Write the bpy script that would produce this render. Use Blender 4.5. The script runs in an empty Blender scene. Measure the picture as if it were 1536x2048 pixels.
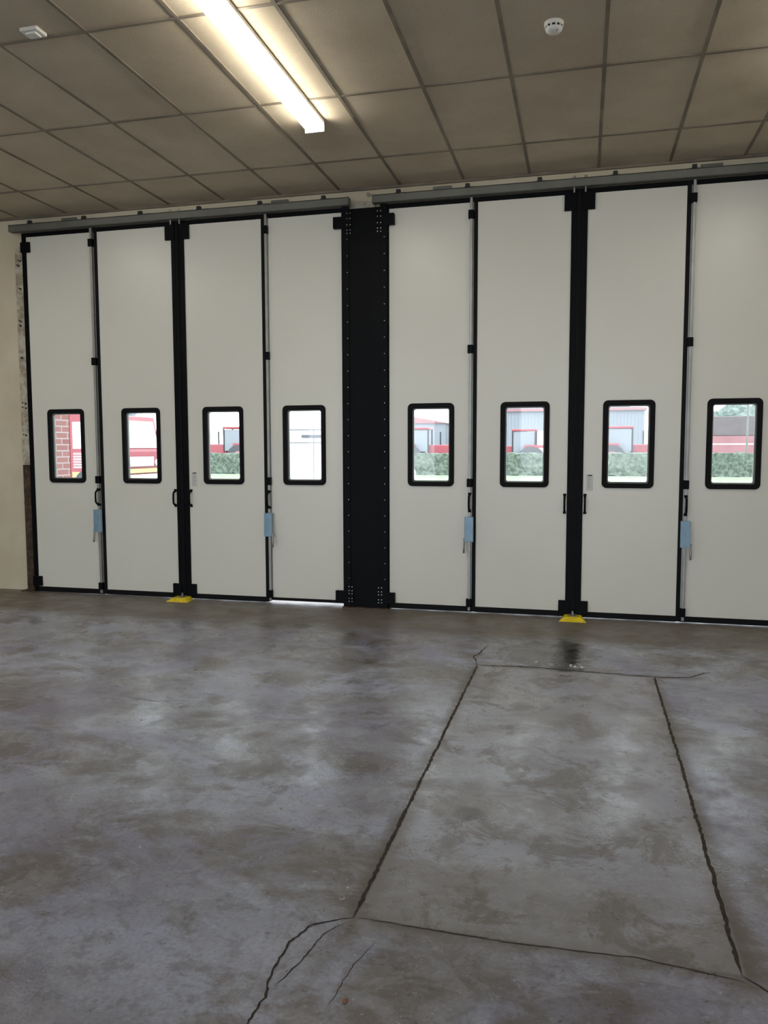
import bpy, math, random, bmesh
from mathutils import Matrix, Vector, noise as mnoise
random.seed(7)
scene = bpy.context.scene
COL = scene.collection

# ------------------------------------------------------------------ nodes
class M:
    def __init__(s, name, rough=0.5, metal=0.0, color=(0.5,0.5,0.5), spec=0.5):
        s.m = bpy.data.materials.new(name); s.m.use_nodes = True
        s.nt = s.m.node_tree
        s.b = s.nt.nodes['Principled BSDF']
        s.b.inputs['Roughness'].default_value = rough
        s.b.inputs['Metallic'].default_value = metal
        s.b.inputs['Base Color'].default_value = (*color, 1)
        s.b.inputs['Specular IOR Level'].default_value = spec
        s._c = None
    def new(s, t): return s.nt.nodes.new(t)
    def link(s, a, b): s.nt.links.new(a, b)
    def put(s, sock, v):
        if isinstance(v, bpy.types.NodeSocket): s.link(v, sock)
        elif isinstance(v, tuple) and len(v) == 3 and sock.type == 'RGBA': sock.default_value = (*v, 1)
        else: sock.default_value = v
    @property
    def co(s):
        if s._c is None: s._c = s.new('ShaderNodeTexCoord').outputs['Object']
        return s._c
    def mapping(s, scale=(1,1,1), rot=(0,0,0), loc=(0,0,0)):
        n = s.new('ShaderNodeMapping'); s.link(s.co, n.inputs['Vector'])
        n.inputs['Scale'].default_value = scale; n.inputs['Rotation'].default_value = rot
        n.inputs['Location'].default_value = loc
        return n.outputs[0]
    def noise(s, scale, detail=4, rough=0.55, dist=0.0, vec=None):
        n = s.new('ShaderNodeTexNoise'); s.link(vec or s.co, n.inputs['Vector'])
        n.inputs['Scale'].default_value = scale; n.inputs['Detail'].default_value = detail
        n.inputs['Roughness'].default_value = rough; n.inputs['Distortion'].default_value = dist
        return n.outputs['Fac']
    def math(s, op, a, b=0.0, clamp=False):
        n = s.new('ShaderNodeMath'); n.operation = op; n.use_clamp = clamp
        s.put(n.inputs[0], a); s.put(n.inputs[1], b); return n.outputs[0]
    def rng(s, v, a, b, c=0.0, d=1.0, smooth=True):
        n = s.new('ShaderNodeMapRange'); n.interpolation_type = 'SMOOTHSTEP' if smooth else 'LINEAR'
        s.put(n.inputs['Value'], v)
        n.inputs['From Min'].default_value = a; n.inputs['From Max'].default_value = b
        n.inputs['To Min'].default_value = c; n.inputs['To Max'].default_value = d
        return n.outputs['Result']
    def mix(s, f, a, b, mode='MIX'):
        n = s.new('ShaderNodeMix'); n.data_type = 'RGBA'; n.blend_type = mode
        s.put(n.inputs[0], f); s.put(n.inputs[6], a); s.put(n.inputs[7], b)
        return n.outputs[2]
    def xyz(s):
        n = s.new('ShaderNodeSeparateXYZ'); s.link(s.co, n.inputs[0]); return n.outputs
    def bump(s, h, strength=0.3, dist=0.01):
        n = s.new('ShaderNodeBump'); s.link(h, n.inputs['Height'])
        n.inputs['Strength'].default_value = strength; n.inputs['Distance'].default_value = dist
        s.link(n.outputs[0], s.b.inputs['Normal'])
    def color(s, c): s.put(s.b.inputs['Base Color'], c)
    def rough(s, c): s.put(s.b.inputs['Roughness'], c)

def simple(name, color, rough=0.5, metal=0.0, var=0.12, scale=6.0, bump=0.0, bscale=200, spec=0.5):
    m = M(name, rough, metal, spec=spec)
    f = m.rng(m.noise(scale, 3), 0.3, 0.7)
    m.color(m.mix(f, tuple(c*(1-var) for c in color), tuple(min(1, c*(1+var)) for c in color)))
    if bump: m.bump(m.noise(bscale, 2), bump, 0.002)
    return m.m

# ------------------------------------------------------------------ mesh builder
class MB:
    def __init__(s): s.v=[]; s.f=[]; s.mi=[]; s.mats=[]; s.smooth=[]
    def _m(s, mat):
        if mat not in s.mats: s.mats.append(mat)
        return s.mats.index(mat)
    def add(s, verts, faces, mat, smooth=False):
        o=len(s.v); s.v += [tuple(v) for v in verts]
        k=s._m(mat)
        for f in faces: s.f.append(tuple(i+o for i in f)); s.mi.append(k); s.smooth.append(smooth)
    def box(s, x0,x1,y0,y1,z0,z1, mat, ch=0.0):
        if ch <= 0:
            vs=[(x,y,z) for x in (x0,x1) for y in (y0,y1) for z in (z0,z1)]
            fs=[(0,1,3,2),(4,6,7,5),(0,4,5,1),(2,3,7,6),(0,2,6,4),(1,5,7,3)]
            s.add(vs,fs,mat); return
        bm=bmesh.new(); bmesh.ops.create_cube(bm,size=1)
        for v in bm.verts:
            v.co=Vector(((x0+x1)/2+v.co.x*(x1-x0),(y0+y1)/2+v.co.y*(y1-y0),(z0+z1)/2+v.co.z*(z1-z0)))
        bmesh.ops.bevel(bm,geom=bm.edges[:],offset=ch,segments=2,affect='EDGES',profile=0.6)
        bm.verts.ensure_lookup_table(); bm.verts.index_update()
        s.add([v.co[:] for v in bm.verts],[tuple(v.index for v in f.verts) for f in bm.faces],mat)
        bm.free()
    def prism(s, poly, axis, a0, a1, mat):
        def P(p,a):
            if axis=='x': return (a,p[0],p[1])
            if axis=='y': return (p[0],a,p[1])
            return (p[0],p[1],a)
        n=len(poly)
        vs=[P(p,a0) for p in poly]+[P(p,a1) for p in poly]
        fs=[tuple(range(n-1,-1,-1)),tuple(range(n,2*n))]+[(i,(i+1)%n,n+(i+1)%n,n+i) for i in range(n)]
        s.add(vs,fs,mat)
    def cyl(s, c, axis, r, h, mat, n=20, r2=None, smooth=True):
        r2 = r if r2 is None else r2
        vs=[]
        for k,(rr,a) in enumerate(((r,-h/2),(r2,h/2))):
            for i in range(n):
                t=2*math.pi*i/n; u,w=rr*math.cos(t),rr*math.sin(t)
                if axis=='x': p=(a,u,w)
                elif axis=='y': p=(u,a,w)
                else: p=(u,w,a)
                vs.append((c[0]+p[0],c[1]+p[1],c[2]+p[2]))
        s.add(vs,[(i,(i+1)%n,n+(i+1)%n,n+i) for i in range(n)],mat,smooth)
        s.add(vs,[tuple(range(n-1,-1,-1)),tuple(range(n,2*n))],mat)
    def lathe(s, c, prof, mat, n=32):
        vs=[];m=len(prof)
        for i in range(n):
            t=2*math.pi*i/n
            for r,z in prof: vs.append((c[0]+r*math.cos(t),c[1]+r*math.sin(t),c[2]+z))
        fs=[(i*m+j,((i+1)%n)*m+j,((i+1)%n)*m+j+1,i*m+j+1) for i in range(n) for j in range(m-1)]
        s.add(vs,fs,mat,True)
    def tube(s, pts, r, mat, n=10):
        vs=[];k=len(pts)
        pts=[Vector(p) for p in pts]
        for i,p in enumerate(pts):
            d=(pts[min(i+1,k-1)]-pts[max(i-1,0)]).normalized()
            up=Vector((1,0,0)) if abs(d.x)<0.9 else Vector((0,0,1))
            a=d.cross(up).normalized(); b=d.cross(a)
            for j in range(n):
                t=2*math.pi*j/n; vs.append(p+a*r*math.cos(t)+b*r*math.sin(t))
        fs=[(i*n+j,i*n+(j+1)%n,(i+1)*n+(j+1)%n,(i+1)*n+j) for i in range(k-1) for j in range(n)]
        fs+=[tuple(range(n)),tuple(range((k-1)*n+n-1,(k-1)*n-1,-1))]
        s.add(vs,fs,mat,True)
    def ring(s, cx, cz, levels, mat, n=6):
        loops=[]
        for hw,hh,r,y in levels:
            L=[]
            for q,(sx,sz) in enumerate(((1,1),(-1,1),(-1,-1),(1,-1))):
                for i in range(n+1):
                    t=math.pi/2*(q+i/n)
                    L.append((cx+sx*(hw-r)+r*math.cos(t),y,cz+sz*(hh-r)+r*math.sin(t)))
            loops.append(L)
        m=len(loops[0]); vs=[p for L in loops for p in L]
        fs=[(a*m+i,a*m+(i+1)%m,(a+1)*m+(i+1)%m,(a+1)*m+i) for a in range(len(loops)-1) for i in range(m)]
        s.add(vs,fs,mat)
    def obj(s, name, parent=None):
        me=bpy.data.meshes.new(name); me.from_pydata(s.v,[],s.f)
        for m in s.mats: me.materials.append(m)
        for p,k,sm in zip(me.polygons,s.mi,s.smooth): p.material_index=k; p.use_smooth=sm
        bm=bmesh.new(); bm.from_mesh(me); bmesh.ops.recalc_face_normals(bm,faces=bm.faces); bm.to_mesh(me); bm.free()
        me.update()
        o=bpy.data.objects.new(name,me); COL.objects.link(o)
        if parent: o.parent=parent
        return o
def empty(name):
    e=bpy.data.objects.new(name,None); COL.objects.link(e); e.empty_display_size=0.2; return e

# ------------------------------------------------------------------ materials
m=M('cream_wall_paint',0.75)
f=m.rng(m.noise(1.3,5,0.6),0.35,0.7)
m.color(m.mix(f,(0.64,0.57,0.42),(0.72,0.66,0.51)))
m.bump(m.noise(45,3),0.15,0.004); WALL=m.m
m=M('patched_plaster',0.9)
f=m.rng(m.noise(9,6,0.7),0.4,0.6)
m.color(m.mix(f,(0.36,0.31,0.23),(0.62,0.58,0.48))); m.bump(m.noise(30,5,0.7),0.6,0.01); PLAST=m.m
m=M('rusty_steel',0.7,0.3)
f=m.rng(m.noise(14,5,0.7),0.4,0.65)
m.color(m.mix(f,(0.055,0.032,0.022),(0.13,0.08,0.055))); RUST=m.m
m=M('cream_door_leaf',0.32,0,spec=0.5)
f=m.rng(m.noise(0.8,3),0.3,0.7)
m.color(m.mix(f,(0.79,0.785,0.71),(0.81,0.805,0.735)))
m.bump(m.noise(160,2,0.5,vec=m.mapping((1,1,0.45))),0.10,0.002); LEAF=m.m
BLACK=simple('black_powder_coat',(0.003,0.0036,0.0052),0.5,0,0.2,5,0.1,400,spec=0.10)
RUB=simple('black_rubber',(0.006,0.006,0.007),0.6,spec=0.15)
ALU=simple('brushed_aluminium',(0.36,0.36,0.34),0.42,0.6,0.08,8)
STEEL=simple('galvanised_steel',(0.19,0.19,0.17),0.55,0.4,0.08,5)
BOLT=simple('zinc_bolt',(0.45,0.45,0.45),0.35,0.9)
BLUE=simple('blue_protective_film',(0.24,0.38,0.50),0.3,0.15,0.08,14)
YEL=simple('yellow_paint',(0.80,0.62,0.02),0.5,0,0.12,20)
STK=simple('sticker_paper',(0.66,0.66,0.63),0.5,0,0.02)
INK=simple('sticker_ink',(0.03,0.03,0.03),0.5)
INKG=simple('sticker_grey_ink',(0.35,0.35,0.35),0.5)
WPL=simple('white_plastic',(0.78,0.77,0.72),0.4,0,0.03)
DARKP=simple('dark_vent',(0.02,0.02,0.02),0.6)
m=M('window_glass'); nt=m.nt
tr=m.new('ShaderNodeBsdfTransparent'); gl=m.new('ShaderNodeBsdfGlossy'); gl.inputs['Roughness'].default_value=0.02
tr.inputs['Color'].default_value=(0.95,0.97,0.96,1)
fr=m.new('ShaderNodeFresnel'); fr.inputs['IOR'].default_value=1.4
mx=m.new('ShaderNodeMixShader'); m.link(fr.outputs[0],mx.inputs[0]); m.link(tr.outputs[0],mx.inputs[1]); m.link(gl.outputs[0],mx.inputs[2])
m.link(mx.outputs[0],nt.nodes['Material Output'].inputs['Surface']); GLASS=m.m
# ceiling tile
m=M('mineral_ceiling_tile',0.9,spec=0.2)
x,y,z=m.xyz()
cx=m.math('FLOOR',m.math('DIVIDE',m.math('ADD',x,1.735),0.612)); cy=m.math('FLOOR',m.math('DIVIDE',m.math('ADD',y,0.697),1.218))
cb=m.new('ShaderNodeCombineXYZ'); m.link(cx,cb.inputs[0]); m.link(cy,cb.inputs[1])
wn=m.new('ShaderNodeTexWhiteNoise'); m.link(cb.outputs[0],wn.inputs['Vector'])
f=m.rng(m.noise(1.6,4,0.6),0.3,0.72)
c=m.mix(f,(0.59,0.50,0.37),(0.70,0.605,0.46))
c=m.mix(m.math('MULTIPLY',wn.outputs['Value'],0.22),c,(0.42,0.35,0.26))
sp=m.rng(m.noise(140,2,0.6),0.52,0.66)
c=m.mix(m.math('MULTIPLY',sp,0.35),c,(0.36,0.30,0.22))
m.color(c); m.bump(m.noise(110,2),0.35,0.003); TILE=m.m
TBAR=simple('tarnished_ceiling_tee',(0.22,0.185,0.14),0.6,0.1,0.25,3)
m=M('fluorescent_diffuser',0.4,color=(0.9,0.9,0.88)); m.b.inputs['Emission Color'].default_value=(1.0,0.945,0.82,1); m.b.inputs['Emission Strength'].default_value=17.5; LAMP=m.m

# concrete floor
m=M('worn_concrete',0.5,spec=0.5)
x,y,z=m.xyz()
big=m.rng(m.noise(0.9,4,0.6,0.6,m.mapping((1,0.8,1),(0,0,0.4))),0.38,0.62)
c=m.mix(big,(0.205,0.195,0.21),(0.33,0.345,0.415))
blu=m.rng(m.noise(1.3,6,0.68,1.0,m.mapping((0.7,1.2,1),(0,0,-0.7),(3,1,0))),0.44,0.62)
c=m.mix(m.math('MULTIPLY',blu,0.8),c,(0.41,0.45,0.60))
pur=m.rng(m.noise(0.9,3,0.5,0,m.mapping((1,1,1),(0,0,0),(9,4,0))),0.46,0.62)
c=m.mix(m.math('MULTIPLY',pur,0.55),c,(0.23,0.215,0.33))
st=m.rng(m.noise(1.9,8,0.72,0.4,m.mapping((1,1.3,1),(0,0,0.2),(5,7,0))),0.475,0.61)
c=m.mix(m.math('MULTIPLY',st,0.76),c,(0.13,0.105,0.085))
sw=m.rng(m.noise(4.5,7,0.75,0.8,m.mapping((0.8,1.2,1),(0,0,0.5))),0.48,0.60)
c=m.mix(m.math('MULTIPLY',sw,0.28),c,(0.50,0.53,0.61))
md=m.rng(m.noise(9,6,0.75,0.3,m.mapping((1,1,1),(0,0,0),(4,4,0))),0.50,0.62)
c=m.mix(m.math('MULTIPLY',md,0.42),c,(0.13,0.112,0.10))
fine=m.rng(m.noise(60,3,0.7),0.35,0.7)
c=m.mix(m.math('MULTIPLY',fine,0.30),c,(0.13,0.12,0.115))
pit=m.rng(m.noise(22,5,0.78,0.3),0.61,0.68)
c=m.mix(m.math('MULTIPLY',pit,0.7),c,(0.06,0.052,0.045))
wh=m.rng(m.noise(33,3,0.8,0.3,m.mapping((1,1,1),(0,0,0),(2,8,0))),0.64,0.71)
c=m.mix(m.math('MULTIPLY',wh,0.5),c,(0.62,0.63,0.68))
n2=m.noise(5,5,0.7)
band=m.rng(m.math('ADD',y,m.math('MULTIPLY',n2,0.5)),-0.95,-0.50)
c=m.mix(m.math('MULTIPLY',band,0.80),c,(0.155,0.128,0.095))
dx=m.math('MINIMUM',m.math('ABSOLUTE',m.math('ADD',x,0.723)),m.math('ABSOLUTE',m.math('SUBTRACT',x,0.513)))
gy=m.math('MULTIPLY',m.rng(y,-5.25,-5.05),m.rng(y,-1.75,-1.9))
dm=m.math('MULTIPLY',m.rng(m.math('ADD',dx,m.math('MULTIPLY',n2,0.12)),0.14,0.06),gy)
dy=m.math('MINIMUM',m.math('ABSOLUTE',m.math('ADD',y,5.06)),m.math('ABSOLUTE',m.math('ADD',y,1.835)))
gx=m.math('MULTIPLY',m.rng(x,-0.95,-0.7),m.rng(x,0.95,0.5))
dn=m.math('MULTIPLY',m.rng(m.math('ADD',dy,m.math('MULTIPLY',n2,0.12)),0.14,0.05),gx)
c=m.mix(m.math('MULTIPLY',m.math('MAXIMUM',dm,m.math('MULTIPLY',dn,0.75)),0.85),c,(0.10,0.074,0.05))
ins=m.math('MULTIPLY',m.math('MULTIPLY',m.rng(x,-0.73,-0.71),m.rng(x,0.52,0.50)),m.math('MULTIPLY',m.rng(y,-5.07,-5.05),m.rng(y,-1.83,-1.85)))
c=m.mix(m.math('MULTIPLY',ins,0.38),c,(0.36,0.36,0.38))
gr=m.math('MULTIPLY',m.rng(m.noise(3.6,7,0.76,0.5,m.mapping((1,1,1),(0,0,0),(1,2,0))),0.50,0.60),ins)
c=m.mix(m.math('MULTIPLY',gr,0.68),c,(0.125,0.10,0.08))
edge=m.noise(7,5,0.7)
def ell(x0,y0,a,b,jit=0.8):
    u=m.math('DIVIDE',m.math('SUBTRACT',x,x0),a); v=m.math('DIVIDE',m.math('SUBTRACT',y,y0),b)
    d=m.math('SQRT',m.math('ADD',m.math('MULTIPLY',u,u),m.math('MULTIPLY',v,v)))
    return m.math('ADD',d,m.math('MULTIPLY',m.math('SUBTRACT',edge,0.5),jit*2.4))
wet=m.rng(ell(-0.24,-1.36,0.36,0.42,1.1),1.1,0.9)
wet2=m.rng(ell(-0.09,-1.36,0.10,0.55,1.3),1.1,0.8)
sp1=m.rng(ell(-0.455,-4.2,0.075,0.075,0.7),1.2,0.5)
sp2=m.rng(ell(-2.6,-0.95,0.3,0.12,0.8),1.2,0.6)
c=m.mix(m.math('MULTIPLY',wet,0.7),c,(0.10,0.095,0.09))
c=m.mix(m.math('MULTIPLY',wet2,0.9),c,(0.03,0.028,0.026))
c=m.mix(m.math('MULTIPLY',m.math('MAXIMUM',sp1,sp2),0.6),c,(0.07,0.065,0.055))
m.color(c)
r=m.rng(m.noise(3.0,5,0.65),0.38,0.62,0.24,0.46)
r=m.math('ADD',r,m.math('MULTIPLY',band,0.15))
r=m.math('SUBTRACT',r,m.math('MULTIPLY',wet,0.12)); m.rough(r)
h=m.math('ADD',m.math('MULTIPLY',edge,0.6),m.math('MULTIPLY',m.noise(90,3,0.6),0.25))
m.bump(h,0.4,0.008); FLOOR=m.m
CRK=simple('crack_dirt',(0.038,0.028,0.02),0.95,0,0.4,30,0.5,120)

# exterior; reds and greens desaturated, lens haze put into their colour
m=M('red_brick',0.85)
br=m.new('ShaderNodeTexBrick')
cbm=m.new('ShaderNodeCombineXYZ'); X,Y,Z=m.xyz(); m.link(m.math('ADD',X,Y),cbm.inputs[0]); m.link(Z,cbm.inputs[1]); m.link(cbm.outputs[0],br.inputs['Vector'])
br.inputs['Scale'].default_value=1; br.inputs['Brick Width'].default_value=0.225; br.inputs['Row Height'].default_value=0.075; br.inputs['Mortar Size'].default_value=0.008
br.inputs['Color1'].default_value=(0.20,0.085,0.075,1); br.inputs['Color2'].default_value=(0.25,0.11,0.10,1); br.inputs['Mortar'].default_value=(0.33,0.27,0.26,1)
m.color(br.outputs['Color']); BRICK=m.m
YARD=simple('yard_concrete',(0.5,0.5,0.49),0.85,0,0.1,0.3)
GRASS=simple('grass',(0.19,0.25,0.14),0.95,0,0.3,3,0.4,20)
m=M('hedge_leaves',0.9); f=m.rng(m.noise(5,5,0.8),0.38,0.62)
m.color(m.mix(f,(0.08,0.105,0.08),(0.22,0.27,0.21))); m.bump(m.noise(6,4,0.8),1.0,0.2); HEDGE=m.m
m=M('tree_leaves',0.9); f=m.rng(m.noise(2,5,0.8),0.4,0.62)
m.color(m.mix(f,(0.10,0.125,0.11),(0.19,0.23,0.20))); TREE=m.m
BARK=simple('bark',(0.1,0.07,0.05),0.9)
REDP=simple('red_vehicle_paint',(0.27,0.05,0.06),0.35,0,0.08,1)
HRED=simple('hazed_red_paint',(0.28,0.13,0.135),0.5,0,0.08,1)  # red paled in the base colour to stand in for haze
WHP=simple('white_vehicle_paint',(0.72,0.72,0.74),0.35,0,0.03,1)
YLV=simple('hi_vis_yellow_paint',(0.40,0.43,0.14),0.4,0,0.05,2)
SHUT=simple('roller_shutter_aluminium',(0.45,0.44,0.46),0.4,0.2,0.06,4)
DGL=simple('vehicle_glass',(0.12,0.13,0.15),0.15,0,0.1,2)
BGL=simple('bronze_tinted_glass',(0.12,0.10,0.10),0.4,0,0.1,2)
TYRE=simple('tyre_rubber',(0.06,0.06,0.065),0.8)
HUB=simple('wheel_hub',(0.45,0.44,0.42),0.4,0.5)
SHEET=simple('pale_metal_cladding',(0.205,0.22,0.24),0.6,0,0.04,0.4)
RFAS=simple('red_fascia',(0.26,0.13,0.13),0.6,0,0.06,1)

# ------------------------------------------------------------------ room shell
X0,X1,Y0,H=-10.2,6.2,-13.6,4.12
b=MB(); b.box(X0-0.3,X1+0.3,Y0-0.3,0.315,-0.2,0.0,FLOOR); floor=b.obj('floor')
b=MB(); b.box(X0-0.3,X1+0.3,Y0-0.3,0.315,H,H+0.15,TILE); ceil=b.obj('ceiling')
b=MB()
k=-14
while True:
    xx=-1.735+0.612*k
    if xx>X1: break
    if xx>X0: b.box(xx-0.012,xx+0.012,Y0,0.06,H-0.007,H,TBAR)
    k+=1
yy=-0.697
while yy>Y0:
    b.box(X0,X1,yy-0.012,yy+0.012,H-0.0065,H,TBAR); yy-=1.218
b.box(X0,X1,0.04,0.0645,H-0.025,H,TBAR)
g=b.obj('ceiling_grid',ceil)
OX=[(-5.93,-2.27),(-1.88,1.77)]
b=MB()
b.box(X0,OX[0][0],0.065,0.315,0,H,WALL); b.box(OX[0][1],OX[1][0],0.065,0.315,0,H,WALL); b.box(OX[1][1],X1,0.065,0.315,0,H,WALL)
for a,c_ in OX: b.box(a,c_,0.065,0.315,3.93,H,WALL)
b.obj('wall_front')
b=MB(); b.box(X0-0.3,X0,Y0-0.3,0.315,0,H,WALL); b.obj('wall_left')
b=MB(); b.box(X1,X1+0.3,Y0-0.3,0.315,0,H,WALL); b.obj('wall_right')
b=MB()
BO=[(-7.6,-3.9),(-1.6,2.1)]  # unseen rear bay openings, added to let sky light into the room
xs=[X0]+[v for p in BO for v in p]+[X1]
for i in range(0,len(xs),2): b.box(xs[i],xs[i+1],Y0-0.3,Y0,0,H,WALL)
for a,c_ in BO: b.box(a,c_,Y0-0.3,Y0,3.9,H,WALL)
b.obj('wall_back')

# wall details at the left jamb
b=MB(); b.box(-6.075,-5.972,0.045,0.0645,1.42,3.80,PLAST,0.004)
for z in [1.75,2.05,2.1,2.6,2.95,3.0,3.35,3.6,3.65]:
    b.cyl((-6.01+random.uniform(-.02,.02),0.044,z),'y',0.011,0.012,DARKP,8)
    b.cyl((-6.04+random.uniform(-.01,.01),0.044,z+.01),'y',0.008,0.012,DARKP,8)
b.box(-6.065,-5.975,0.030,0.0645,0.0,1.42,RUST,0.004)
b.box(-6.10,-5.92,-0.04,0.0645,0.0,0.012,RUST)
b.obj('trim_1')

# ------------------------------------------------------------------ doors
WZ0,WZ1,WH=1.228,2.03,0.2275
LZ0,LZ1,TZ=0.062,3.885,3.928
def leaf(n,x0,x1,wx,zb,stk=None):
    e=empty('door_%d'%n)
    b=MB(); hw,hz0,hz1=WH-0.03,WZ0+0.03,WZ1-0.03
    b.box(x0,wx-hw,0,0.055,LZ0,LZ1,LEAF); b.box(wx+hw,x1,0,0.055,LZ0,LZ1,LEAF)
    b.box(wx-hw,wx+hw,0,0.055,LZ0,hz0,LEAF); b.box(wx-hw,wx+hw,0,0.055,hz1,LZ1,LEAF)
    b.obj('leaf',e)
    b=MB()
    b.box(x0-0.002,x1+0.002,-0.006,0.058,LZ1,TZ,BLACK,0.003)
    b.box(x0-0.002,x1+0.002,-0.008,0.055,zb,LZ0,RUB,0.003)
    b.obj('edge_seal',e)
    b=MB(); cz=(WZ0+WZ1)/2; hh=(WZ1-WZ0)/2
    b.ring(wx,cz,[(WH,hh,0.045,0.001),(WH,hh,0.045,-0.012),(WH-.008,hh-.008,0.04,-0.020),(WH-.036,hh-.036,0.028,-0.020),(WH-.044,hh-.044,0.022,-0.012),(WH-.044,hh-.044,0.022,0.06)],RUB)
    b.obj('window_gasket',e)
    b=MB(); b.ring(wx,cz,[(WH-.0435,hh-.0435,0.022,0.014),(WH-.056,hh-.056,0.018,0.016),(WH-.056,hh-.056,0.018,0.045)],STEEL)
    b.obj('glazing_bead',e)
    b=MB(); b.box(wx-WH+.04,wx+WH-.04,0.028,0.033,WZ0+.04,WZ1-.04,GLASS); b.obj('glass_pane',e)
    if stk:
        b=MB(); b.box(stk,stk+0.062,-0.0015,0.0,1.20,1.355,STK)
        b.prism([(stk+.008,1.335),(stk+.020,1.349),(stk+.020,1.335)],'y',-0.0025,-0.0014,INK)
        b.box(stk+.022,stk+.052,-0.0025,-0.0014,1.336,1.347,INK)
        for i in range(8):
            b.box(stk+.010,stk+.030+random.random()*.022,-0.0025,-0.0014,1.318-i*.0135,1.322-i*.0135,INKG)
        b.obj('sticker',e)
    return e
def grip(b,x,z0=0.995,z1=1.16,yo=0.0):
    zc=(z0+z1)/2
    pts=[(x,yo,z0+.012),(x,yo-0.03,z0+.014),(x,yo-0.048,z0+.03),(x,yo-0.052,zc),(x,yo-0.048,z1-.03),(x,yo-0.03,z1-.014),(x,yo,z1-.012)]
    b.tube(pts,0.010,BLACK,10)
    for z in (z0,z1): b.box(x-.014,x+.014,yo-0.010,yo,z-.012,z+.012,BLACK,0.003)
def bay(n,oL,sL,c,sR,oR,gaps):
    g=0.0175
    L=[(oL+0.01,sL-g),(sL+g,c-0.07),(c+0.07,sR-g),(sR+g,oR-0.01)]
    wx=[(oL+sL)/2,(sL+c)/2+.002,(c+sR)/2,(sR+oR)/2]
    es=[]
    for i in range(4):
        es.append(leaf(n+i,L[i][0],L[i][1],wx[i],gaps[i],stk=(c+0.10 if i==2 else None)))
    for i,s in ((1,sL),(2,sR)):
        b=MB(); b.box(s-g,s+g,-0.010,0.056,0.012,TZ,RUB,0.004); b.obj('fold_seal',es[i])
    for i,sg in ((1,-1),(2,1)):
        b=MB()
        xa,xb=sorted((c+sg*0.006,c+sg*0.072))
        b.box(xa,xb,-0.014,0.056,0.02,TZ,BLACK,0.004)
        xa,xb=sorted((c+sg*0.028,c+sg*0.034)); b.box(xa,xb,-0.018,-0.010,0.05,TZ-.02,RUB)
        xa,xb=sorted((c+sg*0.002,c+sg*0.014)); b.box(xa,xb,-0.024,-0.010,0.05,TZ-.02,RUB)
        xa,xb=sorted((c+sg*0.03,c+sg*0.135)); 
        b.box(xa,xb,-0.026,-0.001,3.74,3.905,BLACK,0.004); b.box(xa,xb,-0.026,-0.001,0.035,0.165,BLACK,0.004)
        b.obj('meeting_stile',es[i])
        b=MB(); grip(b,c+sg*0.092); b.obj('pull_handle',es[i])
    b=MB(); b.box(c-0.0065,c+0.0065,-0.006,0.05,0.02,TZ,RUB); b.obj('closing_strip',es[2])
    for i,s,sg in ((0,sL,-1),(3,sR,1)):
        x=s+sg*0.040
        b=MB(); b.box(x-.012,x+.012,-0.034,-0.010,0.025,3.925,ALU,0.003); 
        xa,xb=sorted((s+sg*.019,s+sg*.058)); b.box(xa,xb,-0.006,0.0005,0.04,3.92,ALU)
        b.obj('bolt_rod',es[i])
        b=MB()
        for z in (3.77,2.53,1.265,0.10): b.box(x-.028,x+.022,-0.044,0.0,z-.040,z+.040,BLACK,0.005)
        b.obj('rod_guide',es[i])
        b=MB(); grip(b,x,yo=-.034)
        for z in (.995,1.16): b.box(x-.014,x+.014,-.040,-.0,z-.012,z+.012,BLACK,.002)
        b.obj('pull_handle',es[i])
        b=MB(); b.box(x-.042,x+.042,-0.075,-0.034,0.70,0.94,BLUE,0.004)
        for z in (.73,.82,.91): b.cyl((x+.02,-.0755,z),'y',.005,.004,BOLT,10)
        b.box(x-.02,x+.02,-.036,0,.72,.92,ALU)
        b.obj('lock_box',es[i])
        xl=x+sg*0.045
        b=MB(); b.cyl((x+sg*.03,-.055,.715),'x',.011,.05,ALU,12)
        b.tube([(xl,-.058,.735),(xl,-.060,.70),(xl+sg*.002,-.066,.64),(xl+sg*.003,-.070,.59)],.0095,ALU,10)
        b.obj('lever',es[i])
    for i,o_,sg in ((0,oL,-1),(3,oR,1)):
        b=MB(); xa,xb=sorted((o_-sg*0.012,o_+sg*0.040)); b.box(xa,xb,-0.010,0.064,0.012,TZ,BLACK,0.004)
        b.obj('jamb_seal',es[i])
    r=empty('door_track')
    b=MB(); xa,xb=oL-0.13,oR+0.08
    b.box(xa,xb,-0.085,-0.079,3.935,4.00,STEEL); b.box(xa,xb,-0.085,-0.015,3.995,4.002,STEEL)
    b.box(xa,xb,-0.021,-0.015,3.935,4.00,STEEL); b.box(xa,xb,-0.085,-0.060,3.930,3.936,STEEL); b.box(xa,xb,-0.040,-0.015,3.930,3.936,STEEL)
    b.obj('rail',r)
    b=MB()
    for i in range(6):
        xc=xa+0.25+i*(xb-xa-0.5)/5
        b.box(xc-.035,xc+.035,-0.07,0.0645,4.002,4.012,STEEL); b.box(xc-.05,xc+.05,0.052,0.0645,4.002,4.05,STEEL,0.003)
        b.box(xc-.02,xc+.02,-0.088,-0.05,4.0,4.035,DARKP,.003)
        b.cyl((xc,-.05,4.04),'z',.010,.014,BOLT,8)
    for xc in (xa+.65,xb-.75): b.box(xc-.09,xc+.09,0.04,0.0645,4.03,4.07,STEEL,0.003)
    b.box(xa-.005,xa,-0.09,-.012,3.93,4.005,STEEL); b.box(xb,xb+.005,-0.09,-.012,3.93,4.005,STEEL)
    for xc in (c-.05,c+.05): b.cyl((xc,-.05,3.93),'z',.009,.09,BOLT,10); b.cyl((xc,-.05,4.02),'z',.014,.02,BOLT,8)
    b.obj('brackets',r)
    return es
d1=bay(1,-5.90,-5.035,-4.075,-3.135,-2.30,[.008,.008,.009,.032])
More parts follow.
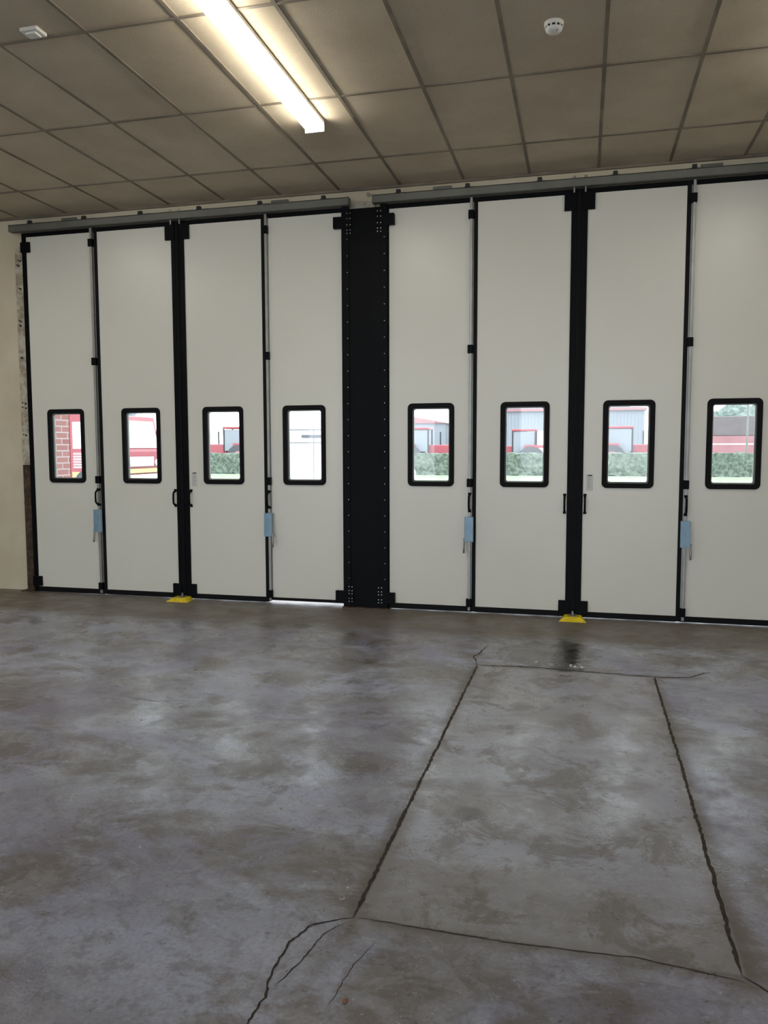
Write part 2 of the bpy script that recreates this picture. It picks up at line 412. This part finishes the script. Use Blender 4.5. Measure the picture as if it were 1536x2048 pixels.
d2=bay(5,-1.845,-0.996,-0.056,0.876,1.73,[.009,.009,.009,.010])
for es,o_,sg in ((d1[0],-5.90,-1),(d2[3],1.73,1)):
    b=MB(); xa,xb=sorted((o_-sg*.065,o_+sg*.045))
    b.box(xa,xb,-.03,-.0005,3.72,3.83,BLACK,.005); b.box(xa,xb,-.03,-.0005,.07,.18,BLACK,.005); b.obj('corner_hinge',es)

# centre post
p=empty('door_post')
b=MB(); b.box(-2.268,-1.872,-0.030,0.064,0.0,3.905,BLACK,0.003)
b.box(-2.30,-2.225,-0.040,-0.0101,0.0,3.927,BLACK,0.003); b.box(-1.915,-1.845,-0.040,-0.0101,0.0,3.927,BLACK,0.003)
b.obj('cladding',p)
b=MB()
z=0.30
while z<3.7:
    for x in (-2.243,-1.872): b.cyl((x,-0.0415,z),'y',0.0042,0.005,BOLT,8)
    z+=0.158
for zc in (3.78,0.115):
    for xa,xb in ((-2.385,-2.20),(-1.945,-1.775)):
        b.box(xa,xb,-0.048,-0.040,zc-.055,zc+.055,BLACK,.003)
    b.box(-2.385,-2.30,-0.040,-0.0005,zc-.05,zc+.05,BLACK); b.box(-1.845,-1.775,-0.040,-0.0005,zc-.05,zc+.05,BLACK)
    for xc in (-2.225,-1.92):
        for dz in (-.11,-.08,-.03,.03,.08) if zc>1 else (-.05,-.02,.03,.06,.10):
            for dx_ in (-.016,.016): b.cyl((xc+dx_,-.050,zc+dz),'y',.0055,.010,BOLT,8)
b.box(-2.31,-1.83,-0.06,0.05,0.0,0.010,RUST)
b.obj('hinge_plates_and_screws',p)
b=MB(); b.box(-2.20,-1.98,0.045,0.0645,3.91,3.985,PLAST,0.004); b.cyl((-2.05,.045,4.05),'y',.018,.02,PLAST,10); b.obj('trim_2')

# yellow floor stops
for c in (-4.075,-0.056):
    b=MB()
    w0,w1=0.125,0.075
    vs=[(c-w0,-.20,0),(c+w0,-.20,0),(c+w0*.8,-.03,0),(c-w0*.8,-.03,0),(c-w1,-.15,.035),(c+w1,-.15,.035),(c+w1,-.03,.035),(c-w1,-.03,.035)]
    b.add(vs,[(3,2,1,0),(4,5,6,7),(0,1,5,4),(1,2,6,5),(2,3,7,6),(3,0,4,7)],YEL)
    b.box(c-.035,c+.035,-.12,-.03,.033,.044,STEEL,.003); b.cyl((c,-.07,.05),'z',.012,.05,BOLT,12)
    for s in (-1,1): b.cyl((c+s*.085,-.14,.018),'z',.010,.012,BOLT,8)
    b.obj('floor_door_stop')

# ------------------------------------------------------------------ ceiling fittings
HB=H-0.0075
def batten(x,y0,y1):
    e=empty('fluorescent_light')
    b=MB(); prof=[(-.075,HB),(-.075,H-.030),(.075,H-.030),(.075,HB)]
    b.prism([(x+a,z) for a,z in prof],'y',y0,y1,WPL)
    b.box(x-.078,x+.078,y0-.012,y0,H-.094,HB,WPL,.003); b.box(x-.078,x+.078,y1,y1+.012,H-.094,HB,WPL,.003)
    b.obj('body',e)
    b=MB(); pr=[(-.073,H-.030),(-.073,H-.060),(-.060,H-.082),(-.03,H-.092),(.03,H-.092),(.060,H-.082),(.073,H-.060),(.073,H-.030)]
    b.prism([(x+a,z) for a,z in pr],'y',y0+.001,y1-.001,LAMP); b.obj('diffuser',e)
for x in (-5.713,-2.041,1.631): batten(x,-3.98,-1.57)
b=MB(); C=(-0.205,-2.53,H)
b.lathe(C,[(0.001,0),(.056,0),(.058,-.008),(.056,-.020),(.050,-.024)],WPL)
b.lathe(C,[(.050,-.024),(.046,-.026),(.046,-.036),(.049,-.038)],DARKP)
b.lathe(C,[(.050,-.036),(.048,-.046),(.038,-.056),(.020,-.062),(.001,-.063)],WPL)
for i in range(10):
    t=2*math.pi*i/10; b.box(C[0]+.047*math.cos(t)-.005,C[0]+.047*math.cos(t)+.005,C[1]+.047*math.sin(t)-.005,C[1]+.047*math.sin(t)+.005,H-.038,H-.022,WPL)
b.cyl((C[0]+.02,C[1]-.03,H-.058),'z',.004,.006,RFAS,8)
b.obj('smoke_detector')
b=MB(); C=(-3.26,-3.22,H); b.box(C[0]-.06,C[0]+.06,C[1]-.05,C[1]+.05,H-.022,H,WPL,.006); b.box(C[0]-.035,C[0]+.035,C[1]-.03,C[1]+.03,H-.034,H-.020,WPL,.006); b.obj('ceiling_sensor')

# ------------------------------------------------------------------ cracks and joints
def crack(pts,w,jit,name='floor_crack',step=0.03):
    P=[]
    for (ax,ay),(bx,by) in zip(pts[:-1],pts[1:]):
        L=math.hypot(bx-ax,by-ay); n=max(2,int(L/step))
        for i in range(n): P.append((ax+(bx-ax)*i/n,ay+(by-ay)*i/n))
    P.append(pts[-1]); vs=[];n=len(P); off=0
    for i,(px,py) in enumerate(P):
        a=P[max(i-1,0)]; c=P[min(i+1,n-1)]; dx_,dy_=c[0]-a[0],c[1]-a[1]; L=math.hypot(dx_,dy_) or 1
        nx,ny=-dy_/L,dx_/L; off=off*.7+random.uniform(-jit,jit)
        taper=min(1,(i+1)/6,(n-i)/6)
        wa=w*taper*random.uniform(.45,1.25); wb=w*taper*random.uniform(.45,1.25)
        vs.append((px+nx*(off+wa),py+ny*(off+wa),.0012)); vs.append((px+nx*(off-wb),py+ny*(off-wb),.0012))
    b=MB(); b.add(vs,[(2*i,2*i+1,2*i+3,2*i+2) for i in range(n-1)],CRK); b.obj(name,floor)
crack([(-.718,-1.83),(-.724,-3.4),(-.729,-5.06)],.0085,.0011,'slab_joint',.018)
crack([(.520,-1.84),(.515,-3.4),(.499,-5.06)],.0085,.0018,'slab_joint',.018)
crack([(-.73,-5.06),(-.2,-5.07),(.2,-5.05),(.50,-5.09)],.0024,.0022,step=.02)
crack([(-.72,-1.83),(-.3,-1.80),(.1,-1.83),(.52,-1.85),(.75,-1.80),(.92,-1.62)],.007,.006,step=.02)
crack([(-.72,-1.83),(-.78,-1.6),(-.74,-1.45),(-.72,-1.2)],.0065,.008)
crack([(-.73,-5.06),(-.80,-5.10),(-.856,-5.136),(-.895,-5.25),(-.896,-5.37),(-.87,-5.5),(-.88,-5.62),(-.86,-5.9)],.0042,.003,step=.012)
crack([(-.75,-5.10),(-.80,-5.17),(-.82,-5.30),(-.86,-5.45)],.0024,.003,step=.012)
crack([(-.62,-5.16),(-.66,-5.3),(-.68,-5.5)],.0012,.003,step=.012)
crack([(.50,-5.06),(.56,-5.12),(.60,-5.2),(.70,-5.25),(.9,-5.4)],.004,.003,step=.012)
crack([(-2.9,-3.1),(-2.6,-3.15),(-2.3,-3.05)],.002,.006)
b=MB()
def stone(x,y,r,mat):
    vs=[];n=8
    prof=[(.7,.8),(1,.4),(.85,0)]
    for rr,zz in prof:
        for i in range(n):
            t=2*math.pi*i/n; q=r*rr*random.uniform(.8,1.1); vs.append((x+q*math.cos(t),y+q*math.sin(t),zz*r*.9))
    vs.append((x,y,r*.95)); k=len(vs)-1
    fs=[(k,i,(i+1)%n) for i in range(n)]+[(l*n+i,(l+1)*n+i,(l+1)*n+(i+1)%n,l*n+(i+1)%n) for l in (0,1) for i in range(n)]
    b.add(vs,fs,mat)
ST=simple('brown_stone',(0.25,0.11,0.06),0.8); STW=simple('pale_chip',(0.65,0.65,0.62),0.8)
stone(-.637,-5.46,.009,ST)
for x,y in ((-.02,-1.72),(.03,-1.73),(-.05,-1.70),(-.3,-1.66)): stone(x,y,.012,STW)
for i in range(26): stone(random.uniform(-3.2,1.1),random.uniform(-5.3,-1.2),random.uniform(.002,.004),random.choice((ST,STW)))
b.obj('floor_debris')

# ------------------------------------------------------------------ exterior
b=MB(); b.box(-60,60,.33,28,-.12,-.02,YARD); b.box(-60,60,38.3,110,-.12,-.02,YARD); b.obj('yard_ground')
b=MB(); b.box(-60,60,-60,Y0-.33,-.12,-.02,YARD); b.obj('rear_yard_ground')
b=MB(); b.box(-60,60,28,38.3,-.12,-.015,GRASS); b.obj('grass_verge')
b=MB(); b.box(-7.3,-6.2,.316,1.06,-.02,4.6,BRICK); b.obj('brick_pier')
bm=bmesh.new(); bmesh.ops.create_cube(bm,size=1)
for v in bm.verts: v.co=Vector((-6+v.co.x*40,39.4+v.co.y*1.3,.62+v.co.z*1.28))
bmesh.ops.subdivide_edges(bm,edges=[e for e in bm.edges if abs(e.verts[0].co.x-e.verts[1].co.x)>1],cuts=180)
bmesh.ops.subdivide_edges(bm,edges=[e for e in bm.edges if abs(e.verts[0].co.x-e.verts[1].co.x)<.01],cuts=4,use_grid_fill=True)
for v in bm.verts:
    n3=mnoise.noise_vector(v.co*2.6)*.11+mnoise.noise_vector(v.co*7)*.07; v.co+=n3; v.co.z=max(v.co.z,-.02)
me=bpy.data.meshes.new('hedge'); bm.to_mesh(me); bm.free(); me.materials.append(HEDGE)
o=bpy.data.objects.new('hedge',me); COL.objects.link(o)
def wheel(b,x,y,r,w,axis='y',hub=HUB):
    b.cyl((x,y,r-.02),axis,r,w,TYRE,28); b.cyl((x,y,r-.02),axis,r*.55,w*1.04,hub,20); b.cyl((x,y,r-.02),axis,r*.2,w*1.12,DARKP,12)
# fire engine, pointing +x
e=empty('fire_engine'); b=MB(); ex,ey=-20.25,13.2
b.box(ex,ex+5.28,ey,ey+2.4,.55,2.75,REDP,.06)
b.prism([(ex+5.3,.5),(ex+6.85,.5),(ex+6.95,1.5),(ex+6.7,2.6),(ex+5.3,2.7)],'y',ey,ey+2.4,REDP)
b.box(ex+5.35,ex+6.85,ey-.012,ey,.70,.90,YLV)
for i in range(3): b.box(ex+.2+i*1.7,ex+1.75+i*1.7,ey-.02,ey,.95,2.45,WHP)
for i in range(3):
    for k in range(19): b.box(ex+.2+i*1.7,ex+1.75+i*1.7,ey-.028,ey-.02,.98+k*.078,1.00+k*.078,SHUT)
    b.box(ex+.2+i*1.7,ex+1.75+i*1.7,ey-.03,ey-.018,1.25,1.65,HRED)
b.box(ex+.1,ex+4.4,ey+.2,ey+2.2,2.75,2.95,SHUT,.04)
b.obj('body',e); b=MB()
b.prism([(ex+5.40,1.60),(ex+6.05,1.60),(ex+6.05,2.4),(ex+5.40,2.4)],'y',ey-.02,ey+.02,WHP)
b.prism([(ex+6.12,1.65),(ex+6.80,1.65),(ex+6.6,2.4),(ex+6.12,2.4)],'y',ey-.02,ey+.02,WHP)
b.box(ex+5.4,ex+6.05,ey-.015,ey,1.0,1.5,HRED)
for k in range(6): b.box(ex+5.4,ex+6.05,ey-.02,ey-.014,1.03+k*.08,1.055+k*.08,WHP)
b.prism([(ex+6.945,1.62),(ex+6.965,1.62),(ex+6.76,2.46),(ex+6.74,2.46)],'y',ey+.15,ey+2.25,SHUT)
b.obj('windows',e)
b=MB()
for x in (1.5,5.9):
    for y in (.12,2.28): wheel(b,ex+x,ey+y,.5,.3)
b.box(ex+6.9,ex+7.15,ey+.05,ey+2.35,.45,.8,WHP,.04); b.box(ex+5.5,ex+6.3,ey+.3,ey+2.1,2.66,2.82,BLUE,.05)
b.box(ex+6.92,ex+6.98,ey+.5,ey+1.9,1.05,1.35,SHUT,.01)
b.box(ex+6.91,ex+6.97,ey+.1,ey+2.3,.85,.98,YLV)
for y in (.25,2.15): b.cyl((ex+6.95,ey+y,1.15),'x',.11,.06,WHP,16)
for y in (-.22,2.42):
    b.box(ex+6.95,ex+7.03,ey+y,ey+y+.2,1.7,2.15,DARKP,.03); b.box(ex+6.8,ex+6.98,ey+y,ey+y+.2,2.12,2.16,DARKP)
b.obj('wheels_and_fittings',e)
# white van, rear view
e=empty('white_van'); b=MB(); vx,vy=-6.05,7.0
b.prism([(vx,.4),(vx,1.3),(vx+.1,2.05),(vx+.25,2.15),(vx+1.75,2.15),(vx+1.9,2.05),(vx+2.0,1.3),(vx+2.0,.4)],'y',vy,vy+4.2,WHP)
b.prism([(vy+4.2,.4),(vy+5.1,.4),(vy+5.1,1.0),(vy+4.7,1.25),(vy+4.2,2.1)],'x',vx+.05,vx+1.95,WHP)
b.box(vx+.99,vx+1.0,vy-.006,vy,.45,2.08,DGL); b.box(vx+.2,vx+1.8,vy-.01,vy,.75,.76,SHUT)
b.box(vx+.75,vx+1.25,vy-.03,vy,1.80,1.86,DGL,.01); b.box(vx+.1,vx+1.9,vy-.012,vy,1.70,1.715,DGL); b.box(vx+.1,vx+1.9,vy-.012,vy,1.95,1.965,DGL)
b.box(vx+.02,vx+.12,vy-.02,vy,.9,1.4,RFAS,.005); b.box(vx+1.88,vx+1.98,vy-.02,vy,.9,1.4,RFAS,.005)
b.box(vx,vx+2,vy-.1,vy,.38,.6,DARKP,.03); b.obj('body',e)
b=MB()
for y in (.8,4.2):
    for x in (.1,1.9): wheel(b,vx+x,vy+y,.33,.2,'x')
b.obj('wheels',e)
# tractors
def tractor(x,y,s=1,d=1):
    e=empty('tractor'); b=MB()
    T=lambda u: x+d*u*s
    def bx(a,b_,y0,y1,z0,z1,m,ch=.03): 
        p,q=sorted((T(a),T(b_))); b.box(p,q,y+y0*s,y+y1*s,z0*s-.02,z1*s-.02,m,ch)
    bx(.2,2.3,-.4,.4,.9,1.75,REDP,.08); bx(-1.6,.3,-.75,.75,.9,1.2,REDP); bx(-1.9,-.6,-1.15,-.7,1.6,1.8,REDP); bx(-1.9,-.6,.7,1.15,1.6,1.8,REDP)
    bx(-1.4,.3,-.75,.75,2.75,2.9,REDP,.05)
    for a in (-1.35,.2):
        for yy_ in (-.72,.65): bx(a,a+.08,yy_,yy_+.07,1.2,2.76,DARKP,.01)
    bx(-1.27,.2,-.68,.68,1.3,2.7,SHEET); bx(.9,.98,-.04,.04,1.6,2.6,DARKP,.01); bx(2.3,2.36,-.35,.35,1.0,1.5,DARKP,.01)
    bx(-2,2.0,-.15,.15,.6,.95,DARKP)
    for yy_ in (-.95,.95):
        b.cyl((T(-1.0),y+yy_*s,.85*s-.02),'y',.85*s,.45*s,TYRE,28); b.cyl((T(-1.0),y+yy_*s,.85*s-.02),'y',.45*s,.47*s,HRED,20)
        b.cyl((T(1.7),y+yy_*.9*s,.55*s-.02),'y',.55*s,.32*s,TYRE,24); b.cyl((T(1.7),y+yy_*.9*s,.55*s-.02),'y',.3*s,.34*s,HRED,20)
    b.obj('body_and_wheels',e)
tractor(-10.6,47,1.05,1); tractor(-4.4,48,1.0,-1); tractor(3.0,48,1.05,1); tractor(-25.0,46,1.1,-1); tractor(-15,50,1.0,1); tractor(-.8,54,1.0,1)
# red lorry at right
e=empty('red_lorry'); b=MB(); lx,ly=6.6,44.5
b.box(lx,lx+4.2,ly,ly+2.4,1.0,2.3,HRED,.05); b.prism([(lx+4.3,.6),(lx+6.2,.6),(lx+6.2,1.9),(lx+5.9,3.1),(lx+4.3,3.1)],'y',ly,ly+2.4,HRED)
b.box(lx,lx+4.2,ly-.01,ly+2.4,2.3,3.5,BGL,.05); b.box(lx,lx+4.2,ly-.02,ly,1.75,1.83,WHP); b.box(lx+4.6,lx+5.8,ly-.02,ly,1.9,2.8,DGL,.01)
for x in (1,2.1,5.2):
    for y in (.1,2.3): wheel(b,lx+x,ly+y,.5,.3)
b.obj('body_and_wheels',e)
# buildings
b=MB(); b.box(-11.5,5.5,68,80,-.02,5.0,SHEET); b.box(-11.7,5.7,67.7,80.3,5.0,5.25,RFAS)
b.prism([(-11.7,5.25),(5.7,5.25),(-3,5.7)],'y',68,80,SHEET)
for i in range(55): b.box(-11.5+i*.31,-11.46+i*.31,67.96,68,0,5,SHEET)
for x in (-10,-5,0): b.box(x,x+3,67.93,68,-.02,3.2,WHP)
b.obj('farm_machinery_showroom')
b=MB(); b.box(-24,-14,75,85,-.02,4.2,SHEET); b.prism([(-24.3,4.2),(-13.7,4.2),(-19,5.2)],'y',74.8,85,HRED); b.obj('workshop_building')
b=MB(); b.cyl((9.2,41.5,3.5),'z',.07,7.04,STEEL,12,.04); b.box(8.4,9.25,41.45,41.55,6.9,7.0,STEEL); b.box(8.1,8.5,41.4,41.6,6.85,6.97,WPL,.02); b.obj('street_lamp')
for i in range(7):
    tx=8+i*3.6+random.uniform(-.6,.6); ty=62+random.uniform(-3,3); hh=random.uniform(4.6,5.8)
    b=MB(); b.cyl((tx,ty,hh*.25),'z',.25,hh*.5+.04,BARK,10,.15)
    bm=bmesh.new()
    for k in range(7):
        r=random.uniform(1.1,1.8); mm=Matrix.Translation((tx+random.uniform(-1.3,1.3),ty+random.uniform(-1,1),hh*.62+random.uniform(-.7,.9)))
        bmesh.ops.create_icosphere(bm,subdivisions=3,radius=r,matrix=mm)
    for v in bm.verts: v.co+=Vector((random.uniform(-.12,.12),random.uniform(-.12,.12),random.uniform(-.12,.12)))
    bm.verts.index_update()
    b.add([v.co[:] for v in bm.verts],[tuple(v.index for v in f.verts) for f in bm.faces],TREE); bm.free()
    b.obj('tree')

# ------------------------------------------------------------------ world
w=bpy.data.worlds.new('World'); scene.world=w; w.use_nodes=True
bg=w.node_tree.nodes['Background']; bg.inputs['Color'].default_value=(0.83,0.905,1.0,1); bg.inputs['Strength'].default_value=4.2
scene.view_settings.view_transform='Standard'; scene.view_settings.look='None'; scene.view_settings.exposure=0.36

# ------------------------------------------------------------------ camera
cam=bpy.data.cameras.new('camera'); cam.sensor_fit='VERTICAL'; cam.sensor_height=36; cam.lens=1570/2048*36
co=bpy.data.objects.new('camera',cam); COL.objects.link(co)
R=Matrix.Rotation(math.radians(14.11),4,'Z')@Matrix.Rotation(math.radians(90-4.66),4,'X')@Matrix.Rotation(math.radians(-0.13),4,'Z')
co.matrix_world=Matrix.Translation((0,-7.52,1.6))@R
scene.camera=co
